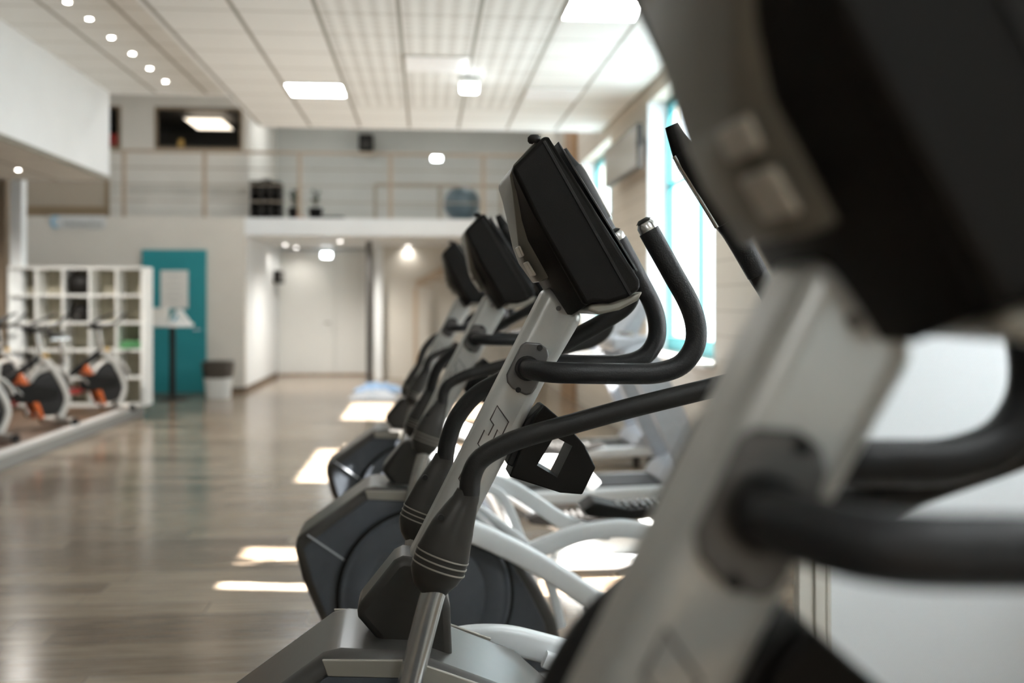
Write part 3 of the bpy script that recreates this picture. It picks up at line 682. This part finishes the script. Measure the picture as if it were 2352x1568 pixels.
# objects in the upper windows
p = at_y(266, 325, YU+.5); e = tag(lathe('red_ball', [(.16*math.sin(PI*k/16), .16-.16*math.cos(PI*k/16)) for k in range(17)], M['red'], None, seg=28), 'red ball on the sill inside the narrow upper window', 'ball'); e.location = (p.x, YU+.35, z1)
struct(box('trim_4', -12, xe-.13, YU+.125, YU+.6, z1-.04, z1, M['wood']))
p = at_y(416, 331, YU+.3); e = empty('yellow_sign', (p.x, YU+.3, z1), 0, 'small yellow standing sign on the sill of the dark upper window', 'sign')
prism('board', [(-.07, 0), (.07, 0), (.04, .22), (-.04, .22)], -.02, .0, M['yellow'], e, bevel=.005); box('foot', -.07, .07, -.04, .04, 0, .015, M['yellow'], e)

# ================================================================== BACK WALL FITTINGS
a, b = at_y(327, 905, YB), at_y(475, 574, YB)
e = empty('door_1', ((a.x+b.x)/2, YB, 0), 0, '', ''); del e['label']; del e['category']; struct(e)
hw = (b.x-a.x)/2
box('door_leaf', -hw, hw, -.04, -.002, .012, b.z, M['teal'], e, .004)
tube('door_handle', [(hw-.08, -.045, 1.02), (hw-.08, -.09, 1.02), (hw-.2, -.09, 1.02)], .01, M['steel'], e, sm=False)
a, b = at_y(369, 708, YB-.045), at_y(432, 621, YB-.045)
pw, ph = (b.x-a.x)/2, (b.z-a.z)/2
po = empty('poster', ((a.x+b.x)/2, YB-.045, (a.z+b.z)/2), 0, 'white notice sheet with faint lines pinned to the teal door', 'poster')
box('sheet', -pw, pw, -.004, 0, -ph, ph, M['paper'], po)
bm = bmesh.new()
for k, wd in enumerate((.5, .3, .62, .45, .58, .3)): bm_box(bm, -pw*wd, pw*wd, -.0055, -.0045, ph*(.75-.28*k)-.008, ph*(.75-.28*k)+.008)
link('faint_print', bm, mat('faint grey print', (.50, .49, .46), .7), po)
# logo sign
a, b = at_y(118, 520, YB), at_y(240, 497, YB)
sg = empty('wall_sign', ((a.x+b.x)/2, YB-.012, (a.z+b.z)/2), 0, 'pale wall sign with a blue round mark and dark lettering under the mezzanine railing', 'sign')
hw, hh = (b.x-a.x)/2, (b.z-a.z)/2
box('board', -hw-.02, hw+.02, 0, .01, -hh-.03, hh+.01, mat('pale sign board', (.56, .57, .56), .5), sg)
bl = mat('blue logo', (.16, .42, .60), .5)
bm = bmesh.new(); c = Vector((-hw+.09, 0, -.01))
pts = []
for k in range(13):
    an = PI*.35+PI*1.3*k/12; pts.append(c+Vector((.075*math.cos(an), -.004, .085*math.sin(an))))
bm_tube(bm, pts, [.006+.016*math.sin(PI*k/12) for k in range(13)], seg=8, sm=False); link('round_mark', bm, bl, sg)
bm = bmesh.new(); random.seed(11); x = -hw+.20      # the photo's lettering is too blurred to read: dark strokes in its place
while x < hw-.04:
    h_ = random.choice((.055, .055, .06, .085)); wl = random.uniform(.03, .055)
    bm_box(bm, x, x+.013, -.004, 0, -.075, -.075+h_); bm_box(bm, x+.013, x+wl, -.004, 0, -.035, -.022); bm_box(bm, x+wl-.012, x+wl, -.004, 0, -.075, -.035); x += wl+.018
link('lettering', bm, mat('dark sign lettering', (.22, .23, .21), .5), sg)
# bar table with things on it
pt = at_z(396, 917, 0); TZ = at_y(396, 741, pt.y).z
tb = empty('bar_table', (pt.x, pt.y, 0), 0, 'tall round bar table with a white top and black pole before the teal door', 'table')
rr = (at_y(446, 740, pt.y).x-at_y(350, 740, pt.y).x)/2
lathe('base', [(.24, 0), (.24, .015), (.06, .04), (.04, .06)], M['black'], tb); cyl('pole', (0, 0, (TZ-.05)/2+.02), (0, 0, 1), .045, TZ-.09, M['black'], tb)
lathe('tabletop', [(rr-.02, -.06), (rr, -.05), (rr, -.01), (rr-.01, 0)], M['white'], tb, seg=48, loc=(0, 0, TZ))
q = at_y(369, 733, pt.y); t_ = tag(box('carton', q.x-.10, q.x+.11, pt.y-.10, pt.y+.08, TZ+.001, TZ+.22, M['paper'], None, .006), 'white carton standing on the bar table', 'box')
q = at_y(412, 733, pt.y); e = empty('leaflet_stand', (q.x, pt.y, TZ+.001), 0, 'white leaflet stand with teal sheets on the bar table', 'leaflet stand')
prism('stand', [(-.14, 0), (.16, 0), (.14, .03), (.02, .20), (-.03, .20), (-.12, .04)], -.08, .08, M['white'], e, bevel=.006)
prism('teal_sheet', [(-.09, .03), (-.02, .13), (.0, .13), (-.04, .03)], -.09, -.082, mat('teal leaflet', (.05, .30, .42), .5), e)
# bin
pb = at_z(498, 915, 0); bn = empty('waste_bin', (pb.x, pb.y+.12, 0), 0, 'white waste bin with a dark liner folded over its rim', 'waste bin')
HB = at_y(498, 828, pb.y).z
bm = bmesh.new()
def rbox(bm, w0, w1, d0, d1, z0, z1, rf=1):
    bm_tube(bm, [(0, 0, z0), (0, 0, z1)], [w0, w1], seg=32, sm=False, sect=5, sy=.8)
rbox(bm, .17, .205, .14, .16, 0, HB*.58); link('body', bm, M['white'], bn, smooth=True)
bm = bmesh.new(); bm_tube(bm, [(0, 0, HB*.50), (0, 0, HB*.56), (0, 0, HB*.8), (0, 0, HB*.97), (0, 0, HB)], [.19, .215, .235, .235, .20], seg=32, sm=False, sect=4, sy=.8)
link('liner', bm, M['bag'], bn, smooth=True)
# white double door in the recess
a, b, c = at_y(640, 860, YD), at_y(770, 860, YD), at_y(842, 575, YD)
e = bpy.data.objects.new('door_2', None); COL.objects.link(e); e.location = (b.x, YD, 0); struct(e); zt = c.z
box('door_leaf', a.x-b.x, -.004, -.05, -.002, .012, zt-.06, M['white'], e, .006); box('door_leaf', .004, c.x-b.x, -.05, -.002, .012, zt-.06, M['white'], e, .006)
tube('door_handle', [(-.09, -.055, 1.05), (-.09, -.10, 1.05), (-.2, -.10, 1.05)], .012, M['steel'], e, sm=False)
bm = bmesh.new(); bm_box(bm, a.x-b.x-.07, a.x-b.x, -.07, -.001, 0, zt); bm_box(bm, c.x-b.x, c.x-b.x+.07, -.07, -.001, 0, zt); bm_box(bm, a.x-b.x, c.x-b.x, -.07, -.001, zt-.06, zt)
link('door_frame', bm, M['wallw'], e)
struct(box('baseboard_doors', XS, pa.x, YD-.11, YD-.09, 0, .03, M['wood']))
p = at_y(848, 700, 17.9); struct(box('trim_5', p.x-.05, p.x+.05, 17.85, 17.95, 0, ZR, M['plate']))
p = at_y(862, 700, 19.0); struct(box('trim_6', p.x-.02, p.x+.13, 19.0, 19.19, 0, ZR, M['wallw']))
p = at_x(640, 636, XS); e = empty('wall_control_box', (XS+.06, at_x(634, 636, XS).y, at_x(634, 636, XS).z), 0, 'small black control box on the white side wall beside the double door', 'control box')
box('case', -.055, .055, -.35, .35, -.12, .12, M['blackp'], e, .01); box('cover', .056, .062, -.28, .28, -.08, .08, M['plate'], e)
# stair stringer
a, b = at_y(955, 650, 18.9), at_y(1060, 560, 18.9)
e = empty('staircase', (a.x, 18.9, 0), 0, 'pale brown staircase rising to the right under the mezzanine', 'staircase')
sm_ = mat('stair timber', (.46, .36, .26), .5)
prism('stringer', [(0, a.z-.1), (0, a.z+.05), (1.2, ZR-.02), (1.45, ZR-.02), (1.45, ZR-.12)], -.04, .04, sm_, e, bevel=.005); 
for k in range(6): box('tread', .12+k*.2, .34+k*.2, .041, .10, a.z-.12+(k+.5)*(ZR-a.z)/6.6, a.z-.09+(k+.5)*(ZR-a.z)/6.6, sm_, e)
box('newel_post', -.04, .04, -.04, .04, 0, a.z-.1, sm_, e)
p = at_z(905, 848, 0); tag(box('floor_mat', p.x-.6, p.x+.5, p.y-.35, p.y+.25, .001, .03, mat('dark grey mat', (.05, .055, .055), .7), None, .008), 'dark grey mat on the floor before the alcove wall', 'mat')
# towels on the floor
for i, (u, v, m, lb, sx) in enumerate(((870, 888, M['blue'], 'crumpled pale blue towel on the floor beyond the row', .33), (858, 905, M['towel'], 'crumpled white towel lying in front of the blue one', .30))):
    p = at_z(u, v+8, 0); bm = bmesh.new(); n = 24; vs = {}; random.seed(20+i)
    for iy in range(n+1):
        for ix in range(n+1):
            x, y = ix/n*2-1, iy/n*2-1; rr_ = min(1, math.hypot(x, y)); h = max(0, 1-rr_**3)
            z = .006+h*(.07+.04*math.sin(5*x+3*i)*math.cos(4*y+2)+.03*math.sin(11*x+7*y)+.02*random.random())
            vs[ix, iy] = bm.verts.new((x*sx*1.2, y*sx, max(z, .004)))
    for iy in range(n):
        for ix in range(n): bm.faces.new((vs[ix, iy], vs[ix+1, iy], vs[ix+1, iy+1], vs[ix, iy+1]))
    o = link('towel', bm, m, None, smooth=True); o.location = (p.x, p.y, 0); tag(o, lb, 'towel')
    sd = o.modifiers.new('thick', 'SOLIDIFY'); sd.thickness = .003; sd.offset = 0

# ================================================================== PLATFORM, CUBBY SHELF, BIKES
PE = at_x(322, 962, XP).y
struct(box('floor_platform', -12, XP-.03, -7, 13.0, 0, .148, M['platf']))
struct(box('trim_7', XP-.07, XP, -7, PE+.2, .105, .158, M['rim'], None, .012))
struct(box('trim_8', XP-.03, XP-.008, -7, PE+.18, 0, .105, M['rimd']))
YS = 13.25-.4
sx0, sx1 = at_y(20, 700, YS).x, at_y(328, 700, YS).x
SH = empty('cubby_shelf', ((sx0+sx1)/2, YS, .15), 0, 'white cubby shelf of five columns behind the spin bikes', 'shelf')
zt_ = at_y(200, 612, YS).z-.15; hw = (sx1-sx0)/2; DP = .36
bm = bmesh.new()
for k in range(6):
    x = -hw+2*hw*k/5; wd = .05 if k == 5 else .022; bm_box(bm, x-wd/2, x+wd/2, 0, DP, 0, zt_)
link('upright', bm, M['white'], SH)
for k in range(6):
    z = (zt_-.03)*k/5
    bm = bmesh.new()
    for c in range(5):
        x = -hw+2*hw*c/5; bm_box(bm, x+.012, x+2*hw/5-(.026 if c == 4 else .012), .004, DP, z, z+.028)
    link('board', bm, M['white'], SH)
box('back_panel', -hw, hw, DP, DP+.01, 0, zt_, M['cream'], SH)
cw = 2*hw/5
def cub(c, r): return Vector((SH.location.x-hw+cw*(c+.5), YS+.18, .15+(zt_-.03)*r/5+.029))
q = cub(2, 4); e = empty('black_bag', q+Vector((.0, 0, 0)), 0, 'black bag in the top middle cubby', 'bag')
bm = bmesh.new(); bm_tube(bm, [(0, 0, 0), (0, 0, .05), (0, 0, .2), (0, 0, .24)], [.12, .135, .13, .09], seg=24, sm=False, sect=4); link('body', bm, M['blackp'], e, smooth=True)
tube('strap', [(-.06, -.13, .2), (-.03, -.14, .26), (.03, -.14, .26), (.06, -.13, .2)], .008, M['black'], e)
q = cub(2, 3); e = empty('black_helmet', q, 0, 'black rounded bag in the middle cubby, second from the top', 'bag')
lathe('shell', [(.11, 0), (.14, .06), (.13, .14), (.09, .20), (.02, .23)], M['blackp'], e); box('clip', -.02, .02, -.155, -.13, .05, .09, M['plate'], e)
e.name = 'round_bag'
q = cub(4, 2); e = empty('folded_cloth', q, 0, 'green folded cloth in a cubby of the end column', 'cloth')
for k in range(3): box('fold', -.13, .13, -.14, .12, .004+.032*k, .032+.032*k, M['green'], e, .012)

def build_bike(T):
    W = M['bikew']
    for x, wd in ((-.48, .27), (.52, .25)):
        s = tube('stabilizer', [(x, -wd, .045), (x, wd, .045)], .035, W, T, sm=False)
        for k in (-1, 1): cyl('end_cap', (x, k*(wd+.012), .042), (0, 1, 0), .040, .03, M['black'], s, seg=16)
    for s in (-1, 1): tube('rear_leg', [(-.47, s*.22, .06), (-.34, s*.10, .34), (-.20, s*.015, .66)], .040, W, T, sect=4, seg=16, sy=.7)
    tube('seat_tube', [(-.20, 0, .50), (-.215, 0, .70)], .045, W, T, sm=False)
    tube('front_leg', [(.52, 0, .06), (.60, 0, .30), (.42, 0, .62), (.28, 0, .72)], .036, W, T, sect=4, seg=16, sy=1.2)
    tube('main_beam', [(-.34, 0, .36), (-.05, 0, .52), (.28, 0, .72)], .036, M['blackp'], T, sect=4, seg=16, sy=.7)
    tube('lower_beam', [(-.30, 0, .30), (-.08, -.0, .27), (.08, 0, .30)], .035, M['red'], T, sect=4, seg=16, sy=.7)
    for s in (-1, 1):
        tube('fork', [(.03, s*.055, .56), (.12, s*.06, .40), (.22, s*.06, .22), (.28, s*.06, .09)], [.03, .034, .032, .022], M['orange'], T, sect=4, seg=12, sy=.4)
    fw = lathe('flywheel', [(.02, -.028), (.10, -.024), (.215, -.030), (.235, -.026), (.24, 0), (.235, .026), (.215, .030), (.10, .024), (.02, .028)], M['black'], T, seg=48, loc=(.40, 0, .34), axis='y')
    bm = bmesh.new(); bm_tube(bm, [(.40+.275*math.cos(a), 0, .34+.275*math.sin(a)) for a in [R_(20+k*13) for k in range(11)]], .02, seg=12, sect=3, sy=2.2); link('guard', bm, W, T, smooth=True)
    lathe('hub', [(.04, -.045), (.05, -.03), (.05, .03), (.04, .045)], M['steel'], fw, loc=(.40, 0, .34), axis='y', seg=20)
    prism('chain_guard', [(-.08, .36), (-.02, .44), (.10, .46), (.46, .40), (.48, .33), (.44, .28), (.06, .26), (-.05, .29)], -.085, -.062, M['blackp'], T, bevel=.01)
    for s in (-1, 1):
        c = tube('crank', [(.02, s*.10, .36), (.02+s*.12, s*.11, .36-s*.10)], .012, M['steel'], T, sm=False, seg=10)
        box('pedal', .02+s*.12-.05, .02+s*.12+.05, s*.165-.045, s*.165+.045, .36-s*.10-.012, .36-s*.10+.012, M['blackp'], c, .004)
    sp = tube('seat_post', [(-.21, 0, .60), (-.27, 0, .86)], .026, M['steel'], T, sm=False, sy=.8)
    tube('seat_slider', [(-.40, 0, .88), (-.16, 0, .88)], .022, M['steel'], T, sm=False, sect=5)
    bm = bmesh.new(); bm_tube(bm, [(-.44, 0, .945), (-.40, 0, .95), (-.32, 0, .945), (-.22, 0, .94), (-.14, 0, .94), (-.11, 0, .935)], [.04, .10, .095, .05, .03, .015], seg=18, sy=1.0)
    for v in bm.verts: v.co.z = .94+(v.co.z-.94)*.35
    link('seat', bm, M['black'], T, smooth=True)
    hp = tube('handlebar_post', [(.30, 0, .70), (.25, 0, .98)], .028, M['steel'], T, sm=False, sy=.8)
    cyl('adjustment_knob', (.33, -.05, .74), (0, 1, 0), .022, .05, M['yellow'], T, seg=14)
    hb = tube('handlebar_stem', [(.16, 0, 1.0), (.38, 0, 1.02)], .022, M['black'], T, sm=False)
    for s in (-1, 1): tube('handlebar', [(.20, 0, 1.02), (.22, s*.16, 1.02), (.32, s*.20, 1.05), (.44, s*.16, 1.12), (.56, s*.10, 1.17)], .017, M['black'], T, seg=12)
    box('bottle_tray', .12, .24, -.05, .05, 1.02, 1.05, M['blackp'], T, .01)
bk = empty('spin_bike', (0, 0, 0), 0, 'x', 'exercise bike', 'spin bikes on the platform')
build_bike(bk)
spots = [(251, 12.0, 'spin bike farthest right on the platform, beside the cubby end panel'), (112, 10.55, 'second spin bike from the right, orange fork showing whole'),
         (-32, 9.25, 'spin bike nearest the camera, cut by the picture edge'), (22, 12.0, 'rear row spin bike, behind the second one from the right')]
for i, (u, d, lb) in enumerate(spots):
    o = bk if i == 0 else dup(bk)
    p = at_d(u, 880, d); a = R_(56); o.location = (p.x-.40*math.cos(a), p.y-.40*math.sin(a), .15); o.rotation_euler = (0, 0, a); o['label'] = lb

# ================================================================== RIGHT SIDE: screen on the wall, treadmill, sill unit
a, b = at_x(1470, 385, XW-.16), at_x(1470, 282, XW-.16); c = at_x(1394, 345, XW-.16)
tv = empty('wall_television', (XW-.16, (a.y+c.y)/2, (a.z+b.z)/2), 0, 'wide flat pale screen with a dark edge hung high between the windows', 'television')
hy, hz_ = (c.y-a.y)/2, (b.z-a.z)/2
box('display', -.035, -.03, -hy+.02, hy-.02, -hz_+.02, hz_-.02, mat('pale switched-off display', (.42, .41, .38), .25), tv)
box('case', -.03, .03, -hy, hy, -hz_, hz_, M['pod'], tv, .008)
box('wall_arm', .03, .158, -.08, .08, -.08, .08, M['blackp'], tv, .01)
# treadmill beyond the row, deck towards the window
def tre(d, x, label, rz=0):
    f = Frame(d, x); e = empty('treadmill', f.o, f.rz+rz, label, 'treadmill', 'treadmills by the windows')
    for s in (-1, 1):
        for x in (-.68, .78): cyl('foot', (x, s*.28, .05), (0, 0, 1), .03, .10, M['black'], e, seg=14)
    prism('deck', [(-.75, .07), (.85, .10), (.85, .19), (-.75, .15)], -.33, .33, M['beam'], e, bevel=.015)
    box('belt', -.72, .62, -.24, .24, .171, .186, M['black'], e, .004)
    prism('motor_cover', [(.60, .19), (1.0, .10), (1.02, .28), (.88, .36), (.66, .28)], -.33, .33, M['tread'], e, bevel=.03)
    for s in (-1, 1):
        prism('upright', [(.92, .30), (.70, .28), (.28, 1.12), (.50, 1.18)], s*.36-.03, s*.36+.03, M['tread'], e, bevel=.015)
        tube('handrail', [(.42, s*.36, 1.12), (.30, s*.36, 1.02), (-.05, s*.36, .98)], .022, M['steel'], e)
    c = box('console', .22, .54, -.36, .36, 1.12, 1.22, M['tread'], e, .03)
    prism('display', [(.30, 1.21), (.44, 1.23), (.58, 1.52), (.52, 1.54)], -.22, .22, M['tread'], c, bevel=.015)
    for s in (-1, 1): lathe('cup_holder', [(.045, 0), (.055, .02), (.055, .05), (.04, .05)], M['steel'], c, loc=(.34, s*.28, 1.20), seg=20)
    return e
tre(7.1, .42, 'pale grey blue treadmill just beyond the trainers, before the teal window')
tre(9.0, .42, 'farther pale treadmill, mostly hidden behind the nearer one')
